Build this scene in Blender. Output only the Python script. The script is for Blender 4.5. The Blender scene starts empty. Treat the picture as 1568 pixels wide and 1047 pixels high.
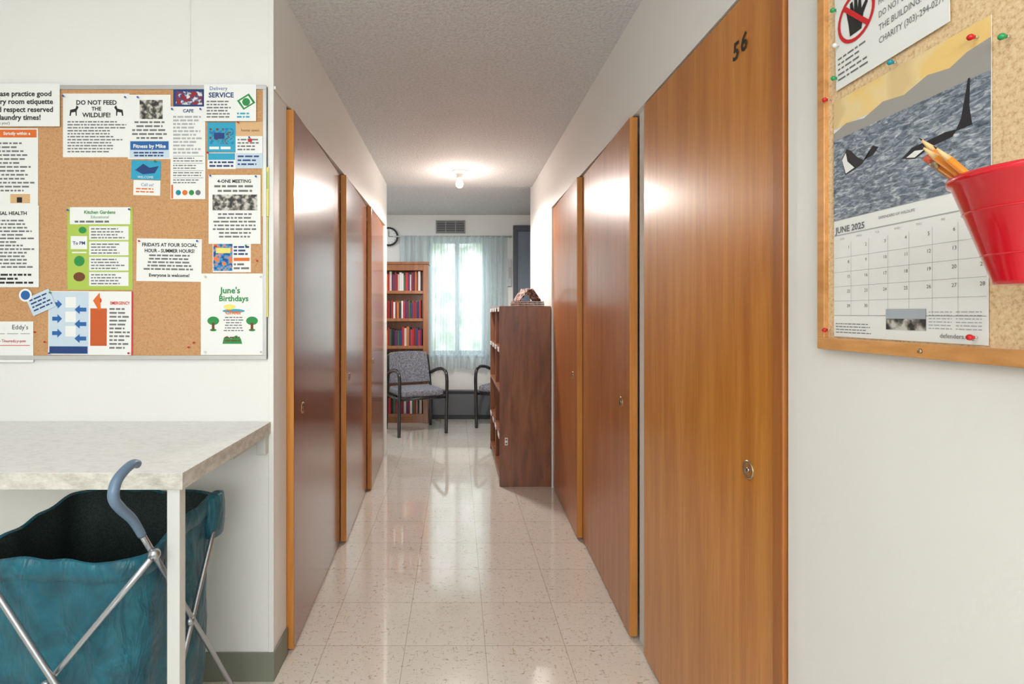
import bpy, bmesh, math, random
from mathutils import Vector, Matrix
random.seed(7)
scene = bpy.context.scene
try:
    scene.view_settings.view_transform = 'Standard'
    scene.view_settings.look = 'None'
except Exception as e:
    print(e)

# ------------------------------------------------------------------ materials
MATS = {}
def new_mat(name):
    m = bpy.data.materials.new(name); m.use_nodes = True
    nt = m.node_tree; b = nt.nodes['Principled BSDF']
    return m, nt, b
def flat(name, rgb, rough=0.6, metal=0.0, coat=0.0, emit=None, es=1.0):
    if name in MATS: return MATS[name]
    m, nt, b = new_mat(name)
    b.inputs['Base Color'].default_value = (*rgb, 1)
    b.inputs['Roughness'].default_value = rough
    b.inputs['Metallic'].default_value = metal
    b.inputs['Coat Weight'].default_value = coat
    if emit:
        b.inputs['Emission Color'].default_value = (*emit, 1)
        b.inputs['Emission Strength'].default_value = es
    MATS[name] = m; return m
def srgb(r, g, b):
    f = lambda c: (c/255/12.92) if c/255 <= .04045 else ((c/255+.055)/1.055)**2.4
    return (f(r), f(g), f(b))
def N(nt, t, **kw):
    n = nt.nodes.new(t)
    for k, v in kw.items(): setattr(n, k, v)
    return n
def coords(nt, scale=(1,1,1), loc=(0,0,0)):
    tc = N(nt, 'ShaderNodeTexCoord'); mp = N(nt, 'ShaderNodeMapping')
    mp.inputs['Scale'].default_value = scale; mp.inputs['Location'].default_value = loc
    nt.links.new(tc.outputs['Object'], mp.inputs['Vector'])
    return mp.outputs['Vector']
def noise(nt, vec, scale, detail=3, rough=.5, dist=0):
    n = N(nt, 'ShaderNodeTexNoise'); n.inputs['Scale'].default_value = scale
    n.inputs['Detail'].default_value = detail; n.inputs['Roughness'].default_value = rough
    n.inputs['Distortion'].default_value = dist
    nt.links.new(vec, n.inputs['Vector']); return n.outputs['Fac']
def ramp(nt, fac, stops, interp='LINEAR'):
    r = N(nt, 'ShaderNodeValToRGB'); cr = r.color_ramp; cr.interpolation = interp
    while len(cr.elements) < len(stops): cr.elements.new(0.5)
    for e, (p, c) in zip(cr.elements, stops):
        e.position = p; e.color = (*c, 1)
    nt.links.new(fac, r.inputs['Fac']); return r.outputs['Color']
def mix(nt, fac, a, b, mode='MIX'):
    m = N(nt, 'ShaderNodeMix', data_type='RGBA', blend_type=mode)
    if isinstance(fac, float): m.inputs[0].default_value = fac
    else: nt.links.new(fac, m.inputs[0])
    for s, i in ((a, 6), (b, 7)):
        if isinstance(s, tuple): m.inputs[i].default_value = (*s, 1)
        else: nt.links.new(s, m.inputs[i])
    return m.outputs[2]
def bump(nt, b, fac, strength, dist=.01):
    n = N(nt, 'ShaderNodeBump'); n.inputs['Strength'].default_value = strength
    n.inputs['Distance'].default_value = dist
    nt.links.new(fac, n.inputs['Height']); nt.links.new(n.outputs['Normal'], b.inputs['Normal'])

def paint(name, rgb, rough=.55, bs=.15, scale=90, dist=.004, var=(.96,1.03)):
    m, nt, b = new_mat(name); v = coords(nt)
    big = noise(nt, v, 1.5, 2)
    c = mix(nt, big, tuple(x*var[0] for x in rgb), tuple(min(1, x*var[1]) for x in rgb))
    nt.links.new(c, b.inputs['Base Color']); b.inputs['Roughness'].default_value = rough
    bump(nt, b, noise(nt, v, scale, 3), bs, dist)
    return m
M_wall = paint('wall_paint', (.81,.82,.79), .45, .12, 60)
def popcorn():
    m, nt, b = new_mat('ceiling_popcorn'); v = coords(nt)
    f = noise(nt, v, 75, 4, .65)
    c = ramp(nt, f, [(.35,(.62,.63,.64)), (.55,(.75,.755,.76)), (.7,(.80,.80,.80))])
    nt.links.new(c, b.inputs['Base Color']); b.inputs['Roughness'].default_value = .8
    bump(nt, b, f, .9, .015); return m
M_ceil = popcorn()
M_base = paint('baseboard_vinyl', srgb(128,132,118), .45, .05)

def wood(name, c1, c2, c3, sc=(14,14,.9), rough=.27, coat=.45, seed=0.0, cr=.14):
    m, nt, b = new_mat(name)
    v = coords(nt, sc, (seed, seed*2, seed*.3))
    f = noise(nt, v, 1.6, 5, .6, .6)
    col = ramp(nt, f, [(.25, c1), (.5, c2), (.75, c3)])
    v2 = coords(nt, (sc[0]*9, sc[1]*9, sc[2]*3), (seed,0,0))
    f2 = noise(nt, v2, 1.5, 3, .6)
    g = ramp(nt, f2, [(.3, (.84,.82,.79)), (.6, (1,1,1))])
    col = mix(nt, 1.0, col, g, 'MULTIPLY')
    nt.links.new(col, b.inputs['Base Color'])
    b.inputs['Roughness'].default_value = rough
    b.inputs['Coat Weight'].default_value = coat; b.inputs['Coat Roughness'].default_value = cr
    bump(nt, b, noise(nt, coords(nt), 2.0, 2), .06, .02)
    return m
M_doorR = wood('door_wood_golden', srgb(154,88,34), srgb(176,106,46), srgb(192,124,60), seed=2.1, coat=.35, rough=.34, cr=.2)
M_doorG = wood('door_wood_orange', srgb(176,106,34), srgb(198,128,48), srgb(212,148,68), seed=5.1, coat=.35, rough=.34, cr=.2)
M_doorL = wood('door_wood_red', srgb(126,68,38), srgb(146,82,48), srgb(160,98,60), sc=(9,9,.7), seed=9.3, coat=.7)
M_edge = wood('door_edge_wood', srgb(182,114,44), srgb(202,134,62), srgb(212,148,74), rough=.4, coat=.1)
M_edgeD = wood('door_edge_wood_dark', srgb(146,84,30), srgb(168,102,44), srgb(180,114,56), rough=.4, coat=.1)
M_walnut = wood('walnut_laminate', srgb(88,46,26), srgb(130,78,48), srgb(154,100,66), sc=(11,11,1.4), rough=.4, coat=.15, seed=1.7)
M_shelf = wood('shelf_wood', srgb(136,80,42), srgb(158,98,56), srgb(172,112,66), rough=.4, coat=.2)
M_frameW = wood('board_frame_oak', srgb(190,130,70), srgb(212,154,92), srgb(222,170,108), sc=(14,1.5,14), rough=.4, coat=.1)
M_dark = flat('dark_gap', (.03,.025,.02), .8)
M_jamb = flat('jamb_white', (.76,.78,.77), .5)
M_blackwood = flat('black_lacquer', (.018,.015,.015), .3, coat=.3)
M_chrome = flat('steel_tube', (.42,.45,.48), .3, .9)
M_brass = flat('old_brass', (.42,.33,.2), .35, .9)
M_alu = flat('aluminium', (.62,.63,.62), .4, .7)

# floor
def floor_mat():
    m, nt, b = new_mat('vinyl_tile')
    v = coords(nt, loc=(-.107, -.21, 0))
    br = N(nt, 'ShaderNodeTexBrick', offset=0.0, squash=1.0)
    br.inputs['Scale'].default_value = 1; br.inputs['Brick Width'].default_value = .305
    br.inputs['Row Height'].default_value = .305; br.inputs['Mortar Size'].default_value = .0016
    br.inputs['Mortar Smooth'].default_value = .3
    br.inputs['Color1'].default_value = (*srgb(234,230,219), 1)
    br.inputs['Color2'].default_value = (*srgb(229,224,212), 1)
    br.inputs['Mortar'].default_value = (*srgb(188,180,165), 1)
    nt.links.new(v, br.inputs['Vector'])
    v2 = coords(nt, (38, 105, 1)); s = noise(nt, v2, 1.0, 2, .6, 1.2)
    sp = ramp(nt, s, [(.63,(1,1,1)), (.68,(.62,.53,.43))])
    v3 = coords(nt, (115, 42, 1), (3,7,0)); s3 = noise(nt, v3, 1.0, 2, .6, 1.0)
    sp3 = ramp(nt, s3, [(.63,(1,1,1)), (.68,(.72,.64,.54))])
    c = mix(nt, 1.0, br.outputs['Color'], sp, 'MULTIPLY'); c = mix(nt, 1.0, c, sp3, 'MULTIPLY')
    nt.links.new(c, b.inputs['Base Color'])
    b.inputs['Roughness'].default_value = .14; b.inputs['Specular IOR Level'].default_value = .7
    b.inputs['Coat Weight'].default_value = 1.0; b.inputs['Coat Roughness'].default_value = .035; b.inputs['Coat IOR'].default_value = 1.6
    bump(nt, b, noise(nt, coords(nt), 6, 2), .07, .01)
    return m
M_floor = floor_mat()

def cork(name, base, dark, light):
    m, nt, b = new_mat(name); v = coords(nt)
    f = noise(nt, v, 160, 4, .7)
    c = ramp(nt, f, [(.32, dark), (.48, base), (.68, light)])
    nt.links.new(c, b.inputs['Base Color']); b.inputs['Roughness'].default_value = .85
    bump(nt, b, f, .3, .003); return m
M_corkL = cork('cork_brown', srgb(196,150,104), srgb(180,132,86), srgb(204,160,114))
M_corkR = cork('cork_tan', srgb(226,196,152), srgb(198,160,112), srgb(238,214,174))

def lam():
    m, nt, b = new_mat('counter_laminate')
    f = noise(nt, coords(nt, (12,24,12)), 3, 5, .7, .6)
    c = ramp(nt, f, [(.35, srgb(216,217,214)), (.5, srgb(229,230,228)), (.7, srgb(235,236,234))])
    nt.links.new(c, b.inputs['Base Color']); b.inputs['Roughness'].default_value = .3
    return m
M_lam = lam()
def lame():
    m, nt, b = new_mat('counter_edge')
    f = noise(nt, coords(nt, (30,30,60)), 1, 4, .7)
    c = ramp(nt, f, [(.35, srgb(176,174,164)), (.55, srgb(202,200,191)), (.7, srgb(216,214,205))])
    nt.links.new(c, b.inputs['Base Color']); b.inputs['Roughness'].default_value = .4
    return m
M_lame = lame()
def teal():
    m, nt, b = new_mat('teal_nylon')
    v = coords(nt); f = noise(nt, v, 14, 4, .6, .6)
    c = ramp(nt, f, [(.3, srgb(2,66,82)), (.7, srgb(6,100,118))])
    nt.links.new(c, b.inputs['Base Color']); b.inputs['Roughness'].default_value = .42
    b.inputs['Sheen Weight'].default_value = .1
    bump(nt, b, noise(nt, coords(nt, (1,1,.35)), 22, 3, .5, 1.2), .7, .02)
    return m
M_teal = teal()
def meshlin():
    m, nt, b = new_mat('black_mesh_lining')
    w = N(nt, 'ShaderNodeTexVoronoi'); w.inputs['Scale'].default_value = 220
    nt.links.new(coords(nt), w.inputs['Vector'])
    c = ramp(nt, w.outputs['Distance'], [(.2, (.004,.008,.008)), (.6, (.016,.032,.030))])
    nt.links.new(c, b.inputs['Base Color']); b.inputs['Roughness'].default_value = .8
    return m
M_meshl = meshlin()
def fabric():
    m, nt, b = new_mat('chair_fabric')
    f = noise(nt, coords(nt), 70, 3, .7)
    c = ramp(nt, f, [(.38, srgb(96,98,108)), (.5, srgb(124,125,134)), (.64, srgb(156,154,160))])
    nt.links.new(c, b.inputs['Base Color']); b.inputs['Roughness'].default_value = .9
    return m
M_fab = fabric()
def water():
    m, nt, b = new_mat('calendar_sea')
    f = noise(nt, coords(nt, (1,60,190)), 1, 4, .65, .8)
    c = ramp(nt, f, [(.32, srgb(64,76,90)), (.48, srgb(112,126,140)), (.6, srgb(164,174,182)), (.72, srgb(220,224,228))])
    nt.links.new(c, b.inputs['Base Color']); b.inputs['Roughness'].default_value = .45
    return m
M_sea = water()
def pic(name, a, bb, c3, scale=60):
    m, nt, b = new_mat(name)
    f = noise(nt, coords(nt), scale, 2, .5)
    c = ramp(nt, f, [(.4, a), (.5, bb), (.6, c3)])
    nt.links.new(c, b.inputs['Base Color']); b.inputs['Roughness'].default_value = .5
    return m
M_picGray = pic('photo_gray', srgb(50,52,52), srgb(120,118,110), srgb(200,198,190))
M_picBlue = pic('photo_blue', srgb(20,70,140), srgb(40,150,200), srgb(230,120,60))
M_picCyan = pic('photo_cyan', srgb(20,120,170), srgb(40,170,205), srgb(90,70,50))
M_picRed = pic('photo_red', srgb(150,30,30), srgb(30,60,120), srgb(220,220,215))
M_sky = pic('calendar_sky', srgb(222,196,140), srgb(236,214,160), srgb(240,206,130), 12)
M_trunk = pic('magazine_cover', srgb(40,24,24), srgb(120,62,50), srgb(190,170,160), 55)

C = {
 'paper': flat('paper_white', srgb(234,237,234), .6), 'ink': flat('ink_black', srgb(34,34,36), .6),
 'gray': flat('ink_gray', srgb(112,114,116), .6), 'lg': flat('ink_light', srgb(170,174,176), .6), 'navy': flat('ink_navy', srgb(24,60,120), .6),
 'blue': flat('ink_blue', srgb(34,98,166), .6), 'cyan': flat('card_cyan', srgb(44,160,196), .6),
 'lime': flat('card_lime', srgb(172,196,84), .6), 'green': flat('ink_green', srgb(40,140,70), .6),
 'red': flat('ink_red', srgb(206,34,40), .6), 'orange': flat('ink_orange', srgb(222,110,40), .6),
 'tan': flat('card_tan', srgb(214,176,128), .6), 'yellow': flat('card_yellow', srgb(232,222,120), .6),
 'paleb': flat('card_paleblue', srgb(196,214,228), .6), 'dkorange': flat('photo_orange', srgb(196,90,36), .6),
 'brown': flat('ink_brown', srgb(110,62,30), .6), 'tealp': flat('pin_teal', srgb(20,140,160), .3),
 'rpin': flat('pin_red', srgb(200,24,30), .25), 'bpin': flat('pin_blue', srgb(50,90,190), .25), 'gpin': flat('pin_green', srgb(40,150,90), .25),
 'wpin': flat('pin_white', srgb(225,225,225), .25),
}

# ------------------------------------------------------------------ mesh builder
class MB:
    def __init__(s): s.v=[]; s.f=[]; s.m=[]; s.sm=[]; s.mats=[]; s.M=Matrix.Identity(4)
    def mi(s, mat):
        if mat not in s.mats: s.mats.append(mat)
        return s.mats.index(mat)
    def add(s, vs, fs, mat, smooth=False):
        o = len(s.v); s.v += [tuple(s.M @ Vector(p)) for p in vs]
        for i, f in enumerate(fs):
            s.f.append([o+k for k in f]); s.m.append(s.mi(mat[i] if isinstance(mat, list) else mat)); s.sm.append(smooth)
    def box(s, x0,x1,y0,y1,z0,z1, mat):
        vs=[(x0,y0,z0),(x1,y0,z0),(x1,y1,z0),(x0,y1,z0),(x0,y0,z1),(x1,y0,z1),(x1,y1,z1),(x0,y1,z1)]
        s.add(vs, [(0,3,2,1),(4,5,6,7),(0,1,5,4),(1,2,6,5),(2,3,7,6),(3,0,4,7)], mat)
    def prism(s, pts, z0, z1, mats):
        n=len(pts); vs=[(x,y,z0) for x,y in pts]+[(x,y,z1) for x,y in pts]
        fs=[tuple(range(n))[::-1], tuple(range(n,2*n))]+[(i,(i+1)%n,(i+1)%n+n,i+n) for i in range(n)]
        s.add(vs, fs, mats)
    def tube(s, pts, r, mat, n=10, flatten=None):
        pts=[Vector(p) for p in pts]; k=len(pts); rs = r if isinstance(r,(list,tuple)) else [r]*k
        up=None; rings=[]
        for i,p in enumerate(pts):
            t=(pts[min(i+1,k-1)]-pts[max(i-1,0)]).normalized()
            if up is None:
                up = Vector((0,0,1)) if abs(t.z)<.9 else Vector((1,0,0))
            a=(up-t*up.dot(t)).normalized(); up=a; b=t.cross(a)
            rings.append([p+(a*math.cos(q)*rs[i]*(flatten or 1)+b*math.sin(q)*rs[i]) for q in [2*math.pi*j/n for j in range(n)]])
        vs=[q for R in rings for q in R]; fs=[]
        for i in range(k-1):
            for j in range(n): fs.append((i*n+j,i*n+(j+1)%n,(i+1)*n+(j+1)%n,(i+1)*n+j))
        fs.append(tuple(range(n))[::-1]); fs.append(tuple((k-1)*n+j for j in range(n)))
        s.add(vs, fs, mat, True)
    def lathe(s, prof, c, mat, n=32, smooth=True, axis=None, caps=True):
        R = axis or Matrix.Identity(3); vs=[]
        for r,z in prof:
            for j in range(n):
                a=2*math.pi*j/n; vs.append(Vector(c)+R@Vector((r*math.cos(a),r*math.sin(a),z)))
        fs=[(i*n+j,i*n+(j+1)%n,(i+1)*n+(j+1)%n,(i+1)*n+j) for i in range(len(prof)-1) for j in range(n)]
        if caps: fs.append(tuple(range(n))[::-1]); fs.append(tuple((len(prof)-1)*n+j for j in range(n)))
        s.add(vs, fs, mat, smooth)
    def sphere(s, c, r, mat, n=14, sq=(1,1,1)):
        vs=[]
        for i in range(n//2+1):
            ph=math.pi*i/(n//2)
            for j in range(n):
                a=2*math.pi*j/n
                vs.append((c[0]+r*sq[0]*max(math.sin(ph),1e-3)*math.cos(a), c[1]+r*sq[1]*max(math.sin(ph),1e-3)*math.sin(a), c[2]-r*sq[2]*math.cos(ph)))
        fs=[(i*n+j,i*n+(j+1)%n,(i+1)*n+(j+1)%n,(i+1)*n+j) for i in range(n//2) for j in range(n)]
        s.add(vs, fs, mat, True)
    def obj(s, name, bevel=0, parent=None, matrix=None, subsurf=0, fixn=True, seg=2):
        me=bpy.data.meshes.new(name); me.from_pydata(s.v, [], s.f)
        for m in s.mats: me.materials.append(m)
        me.polygons.foreach_set('material_index', s.m); me.polygons.foreach_set('use_smooth', s.sm)
        if fixn:
            bm=bmesh.new(); bm.from_mesh(me); bmesh.ops.recalc_face_normals(bm, faces=bm.faces); bm.to_mesh(me); bm.free()
        me.update()
        o=bpy.data.objects.new(name, me); scene.collection.objects.link(o)
        if parent: o.parent=parent
        if matrix: o.matrix_world=matrix
        if bevel:
            b=o.modifiers.new('bev','BEVEL'); b.width=bevel; b.segments=seg; b.limit_method='ANGLE'; b.angle_limit=math.radians(40)
        return o
def empty(name, loc=(0,0,0), rz=0):
    e=bpy.data.objects.new(name,None); scene.collection.objects.link(e)
    e.location=loc; e.rotation_euler=(0,0,rz); e.empty_display_size=.1; return e

TC={}
def text_geo(s, bold=False):
    k=(s,bold)
    if k in TC: return TC[k]
    cu=bpy.data.curves.new('tmp','FONT'); cu.body=s; cu.size=1; cu.resolution_u=2
    if bold: cu.offset=.026
    o=bpy.data.objects.new('tmp',cu); scene.collection.objects.link(o)
    dg=bpy.context.evaluated_depsgraph_get(); dg.update()
    me=bpy.data.meshes.new_from_object(o.evaluated_get(dg))
    vs=[(v.co.x,v.co.y) for v in me.vertices]; fs=[tuple(p.vertices) for p in me.polygons]
    bpy.data.objects.remove(o); bpy.data.curves.remove(cu); bpy.data.meshes.remove(me)
    w=max([v[0] for v in vs]+[.1]); TC[k]=(vs,fs,w); return TC[k]

# ------------------------------------------------------------------ flat things on boards
class Sheet:
    """sheet on a wall. u,v are drawing units; frame carries them to the wall (w = out of wall, metres)"""
    def __init__(s, frame, base=.0, rot=0, pivot=(0,0), th=.0006):
        s.b=MB(); s.frame=frame; s.base=base; s.rot=math.radians(rot); s.p=pivot; s.th=th
    def P(s,u,v,w):
        du,dv=u-s.p[0],v-s.p[1]; c,n=math.cos(s.rot),math.sin(s.rot)
        return s.frame(s.p[0]+du*c-dv*n, s.p[1]+du*n+dv*c, s.base+w)
    def poly(s, pts, mat, lay=1):
        s.b.add([s.P(u,v,s.th+.0003*lay) for u,v in pts], [tuple(range(len(pts)))], mat)
    def rect(s,u0,v0,u1,v1,mat,lay=1): s.poly([(u0,v0),(u1,v0),(u1,v1),(u0,v1)],mat,lay)
    def page(s,u0,v0,u1,v1,mat=None):
        mat=mat or C['paper']; n=4; vs=[]
        for i in range(n+1):
            v=v0+(v1-v0)*i/n; w=s.th
            vs+= [s.P(u0,v,w), s.P(u1,v,w), s.P(u0,v,0), s.P(u1,v,0)]
        fs=[]
        for i in range(n):
            a=4*i; b=a+4; fs+=[(a,a+1,b+1,b),(a+2,b+2,b+3,a+3),(a,b,b+2,a+2),(a+1,a+3,b+3,b+1)]
        fs+=[(0,2,3,1),(4*n,4*n+1,4*n+3,4*n+2)]
        s.b.add(vs,fs,mat)
    def text(s,t,u,v,size,mat=None,align='c',bold=False,lay=2,maxw=None):
        mat=mat or C['ink']; vs,fs,w=text_geo(t,bold); sx=size
        if maxw and w*size>maxw: sx=maxw/w
        off={'c':-w*sx/2,'l':0,'r':-w*sx}[align]; sg=s.frame.vs
        s.b.add([s.P(u+off+x*sx, v+sg*y*size, s.th+.0003*lay) for x,y in vs], fs, mat)
    def lines(s,u0,v0,u1,v1,n,mat=None,fill=.5,ragged=True,center=False,lay=1):
        mat=mat or C['gray']; pitch=(v1-v0)/n
        for i in range(n):
            va=v0+pitch*(i+.25); vb=va+pitch*fill; L=(u1-u0)*(random.uniform(.7,1) if ragged else 1)
            st=u0+((u1-u0)-L)/2 if center else u0
            u=st; unit=abs(pitch)*.7
            while u<st+L-unit*.4:
                w=min(random.uniform(.8,3.0)*unit, st+L-u); s.rect(u,va,u+w,vb,mat,lay); u+=w+unit*.45
    def done(s,name): return s.b.obj(name, fixn=False)

def disc_pts(u,v,r,n=18,ry=None): return [(u+r*math.cos(2*math.pi*i/n), v+(ry or r)*math.sin(2*math.pi*i/n)) for i in range(n)]

# ------------------------------------------------------------------ room shell
CEIL=2.44; YL=1.846; XL=-.637; XR=.69; YF=6.5; CF=2.47
def simple(name, boxes, mat, bevel=0):
    b=MB()
    for bx in boxes: b.box(*bx, mat)
    return b.obj(name, bevel)
simple('floor', [(-2.7,2.3,-2.2,6.65,-.1,0)], M_floor)
simple('ceiling', [(-2.7,2.3,-2.2,4.93,CEIL,CEIL+.13),(-2.7,2.3,4.93,6.65,CF,CEIL+.13)], M_ceil)
simple('wall_left_return', [(-2.6,XL,YL,1.99,0,CEIL)], M_wall)
simple('wall_left', [(-.85,XL,1.99,4.71,2.045,CEIL),(-.85,-.72,1.99,4.71,0,2.045),(-.72,-.655,4.702,4.71,0,2.045)], M_wall)
simple('wall_closet_end', [(-2.6,XL,4.71,4.83,0,CEIL)], M_wall)
simple('wall_right', [(XR,.83,-2.2,1.112,0,CEIL),(XR,.83,1.112,3.895,2.045,CEIL),(.76,.83,1.112,3.895,0,2.045),(XR,.83,3.895,4.93,0,CEIL),(XR,.83,4.93,5.03,0,CF)], M_wall)
simple('wall_right_end', [(.83,2.3,4.93,5.03,0,CF)], M_wall)
simple('wall_near_left', [(-2.7,-2.6,-2.2,1.99,0,CEIL)], M_wall)
simple('wall_behind', [(-2.6,.69,-2.2,-2.1,0,CEIL)], M_wall)
simple('wall_far_left', [(-2.7,-2.6,4.71,4.93,0,CEIL),(-2.7,-2.6,4.93,6.65,0,CF)], M_wall)
simple('wall_far_right', [(2.2,2.3,5.03,6.5,0,CF)], M_wall)
WX0,WX1,WZ0,WZ1=-.345,.345,.78,2.17
simple('wall_far', [(-2.6,WX0,YF,YF+.15,0,CF),(WX1,2.3,YF,YF+.15,0,CF),(WX0,WX1,YF,YF+.15,0,WZ0),(WX0,WX1,YF,YF+.15,WZ1,CF)], M_wall)
simple('trim_1', [(-.652,-.634,YL-.004,YL+.003,.1,CEIL)], M_wall, .002)
simple('trim_2', [(-.928,-.922,YL-.003,YL,2.055,CEIL)], M_wall, .001)
simple('trim_3', [(XL,-.628,YL,4.70,2.046,2.058)], M_wall, .002)
simple('baseboard_left_return', [(-2.6,XL+.006,YL-.006,YL,0,.1),(XL,XL+.006,YL,1.99,0,.1)], M_base, .002)
simple('baseboard_right', [(XR-.006,XR,-2.1,1.112,0,.1)], M_base, .002)
simple('baseboard_far', [(-2.6,2.2,YF-.006,YF,0,.1)], M_base, .002)
simple('baseboard_right_end', [(XR,2.2,5.03,5.036,0,.1)], M_base)
simple('baseboard_left_end', [(-2.6,XL,4.83,4.836,0,.1)], M_base)
simple('trim_4', [(.682,.75,1.118,1.156,0,2.04)], M_edgeD, .003)
simple('trim_5', [(.708,.76,1.972,2.072,0,2.045)], M_jamb, .002)
simple('trim_6', [(XL-.055,XL-.005,1.991,1.998,0,2.045)], M_jamb)

# ------------------------------------------------------------------ doors
def door(name, xn, xf, y0, y1, side, face, edge, pull=None):
    t=.032*side; b=MB()
    pts=[(xn,y0),(xf,y1),(xf+t,y1),(xn+t,y0)]
    b.prism(pts,.012,2.036,[M_edge,M_edge,face,edge,face,edge])
    o=b.obj(name, .0025)
    if pull:
        y,z=pull; x=xn+(xf-xn)*(y-y0)/(y1-y0)
        k=MB(); R=Matrix.Rotation(math.radians(-90*side),3,'Y')
        k.lathe([(.0225,-.002),(.0225,.0025),(.017,.0035),(.014,-.0005),(.001,-.0005)],(x,y,z),M_brass,24,axis=R)
        k.lathe([(.006,.0),(.006,.003),(.0045,.004)],(x,y,z),M_chrome,12,axis=R)
        k.box(x-.0045,x+.0045, y-.0015,y+.0015, z-.003,z+.003, M_dark)
        k.obj('finger_pull', parent=o)
    return o
doors=[door('door_1',-.612,-.645,2.0,2.932,-1,M_doorL,M_edge,(2.13,.895)),
 door('door_2',-.612,-.645,2.946,3.803,-1,M_doorL,M_edge,(3.04,.91)),
 door('door_3',-.612,-.645,3.817,4.70,-1,M_doorL,M_edge,(3.9,.92)),
 door('door_4',.690,.688,1.160,1.966,1,M_doorG,M_edgeD,(1.263,.90)),
 door('door_5',.672,.700,2.078,2.972,1,M_doorR,M_edge,(2.2,.905)),
 door('door_6',.672,.700,2.990,3.885,1,M_doorR,M_edge,(3.12,.91))]
hb=MB()
for z in (.25,1.05,1.8): hb.tube([(.70,1.969,z-.04),(.70,1.969,z+.04)],.005,M_alu,8)
hb.obj('door_hinges', parent=doors[3])

class FrameR:   # right wall: u (cm) grows toward viewer, v (cm) = height
    vs=1
    def __init__(s,x): s.x=x
    def __call__(s,u,v,w): return (s.x-w, 1.0-u/100, v/100)
class FrameL:   # left return wall: board drawing, 442.6 units per metre, v downwards
    vs=-1
    def __init__(s,y): s.y=y
    def __call__(s,u,v,w): return ((u-700)/442.6, s.y-w, 1.27+(480-v)/442.6)
ink56=flat('number_paint',(.02,.015,.01),.5)
sh=Sheet(FrameR(.689),0,-5,(-30,190)); sh.text('5',-31.9,189.6,6.0,ink56,'c',True); sh.text('6',-28.2,190.4,6.0,ink56,'c',True)
o=sh.done('door_number'); o.parent=doors[3]

# ------------------------------------------------------------------ left cork board
yb=YL-.001
b=MB(); x0,x1,z0,z1=-1.80,-.655,1.114,2.052
b.box(x0,x1,yb-.009,yb,z0,z1,M_corkL)
for bx in ((x0,x1,z0-.002,z0+.012),(x0,x1,z1-.012,z1+.002),(x0-.002,x0+.012,z0+.012,z1-.012),(x1-.012,x1,z0+.012,z1-.012)):
    b.box(bx[0],bx[1],yb-.015,yb,bx[2],bx[3],M_alu)
b.obj('cork_board', .0012)

FB=FrameL(YL-.0105); FT=FrameL(YL-.0165)
P=C
s=Sheet(FT); s.page(-40,131,97,196)
for t,u,v,mw in (('Please practice good',39,150,104),('laundry room etiquette',35,162,116),('and respect reserved',40,174,104),('laundry times!',37,186,70)): s.text(t,u,v,11,P['ink'],'c',True,maxw=mw)
s.text('(Thank you!)',6,193,6,P['ink']); s.done('laundry_notice')
s=Sheet(FB); s.page(-45,198,62,322); s.rect(-45,200,60,212,P['orange']); s.text('Strictly within a',30,208,6.5,P['paper'],maxw=56,bold=True); s.lines(-40,218,58,296,13,P['gray'],.42); s.rect(20,298,50,312,P['tan']); s.rect(30,303,38,311,P['ink'],2); s.done('notice_flyer')
s=Sheet(FB,.0022); s.page(-45,316,64,440); s.text('UNIVERSAL HEALTH',12,330,7.5,P['ink'],maxw=84,bold=True); s.lines(-40,336,60,412,14,P['gray'],.45); s.lines(-40,418,60,436,3,P['ink'],.5); s.done('notice_flyer')
s=Sheet(FB); s.page(100,145,201,242); s.text('DO NOT FEED',151,162,9.5,P['ink'],'c',True,maxw=62); s.text('THE',151,171,8,P['ink'],'c',True); s.text('WILDLIFE!',151,181,9.5,P['ink'],'c',True,maxw=46)
for u0,sg in ((116,1),(186,-1)):
    s.poly([(u0-6*sg,179),(u0-5*sg,170),(u0+3*sg,168),(u0+5*sg,163),(u0+8*sg,166),(u0+5*sg,171),(u0+5*sg,179),(u0+3.5*sg,179),(u0+3*sg,173),(u0-3*sg,174),(u0-4*sg,179)],P['ink'])
s.lines(107,186,197,236,11,P['gray'],.42); s.done('wildlife_notice')
s=Sheet(FB,.0008); s.page(199,147,264,245); s.rect(217,155,252,184,M_picGray); s.lines(204,186,260,216,5,P['gray'],.45,center=True); s.rect(202,217,262,243,P['paleb']); s.rect(203,218,261,231,P['blue'],2); s.text('Fitness by Mike',232,228,8,P['paper'],'c',True,3,maxw=54); s.lines(205,233,259,242,2,P['navy'],.5,center=True,lay=2); s.done('fitness_flyer')
s=Sheet(FB,.0003); s.page(268,139,316,165,P['navy']); s.rect(272,142,312,162,M_picRed); s.done('business_card')
s=Sheet(FB,.0012); s.page(264,165,317,306); s.text('CAFE',291,174,7,P['navy'],bold=True); s.lines(268,178,314,238,11,P['lg'],.5)
for i in range(4): s.rect(268,240+i*11,314,241+i*11,P['lg']); s.lines(268,242+i*11,314,250+i*11,2,P['gray'],.4)
for i,c_ in enumerate(['tealp','orange','green','gray']): s.poly(disc_pts(276+i*10,296,4),P[c_],2)
s.rect(265,284,268,305,P['orange']); s.done('cafe_menu')
s=Sheet(FT); s.page(316,132,395,188); s.text('Delivery',338,141,8,P['blue'],'c'); s.text('SERVICE',342,152,10.5,P['navy'],'c',True,maxw=44); s.lines(320,156,362,184,6,P['gray'],.45)
s.poly([(366,157),(384,146),(394,160),(376,171)],P['green']); s.poly([(370,157.5),(383,149.5),(390,160),(377,168)],P['paper'],2); s.poly(disc_pts(380,159,6),P['green'],3); s.lines(366,174,392,184,2,P['cyan'],.5); s.done('delivery_service_flyer')
s=Sheet(FB,.0006); s.page(320,189,363,234,P['cyan']); s.rect(323,198,360,222,M_picCyan); s.rect(330,205,346,214,P['navy'],2); s.lines(323,224,360,232,1,P['paper'],.5); s.done('travel_card')
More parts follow.
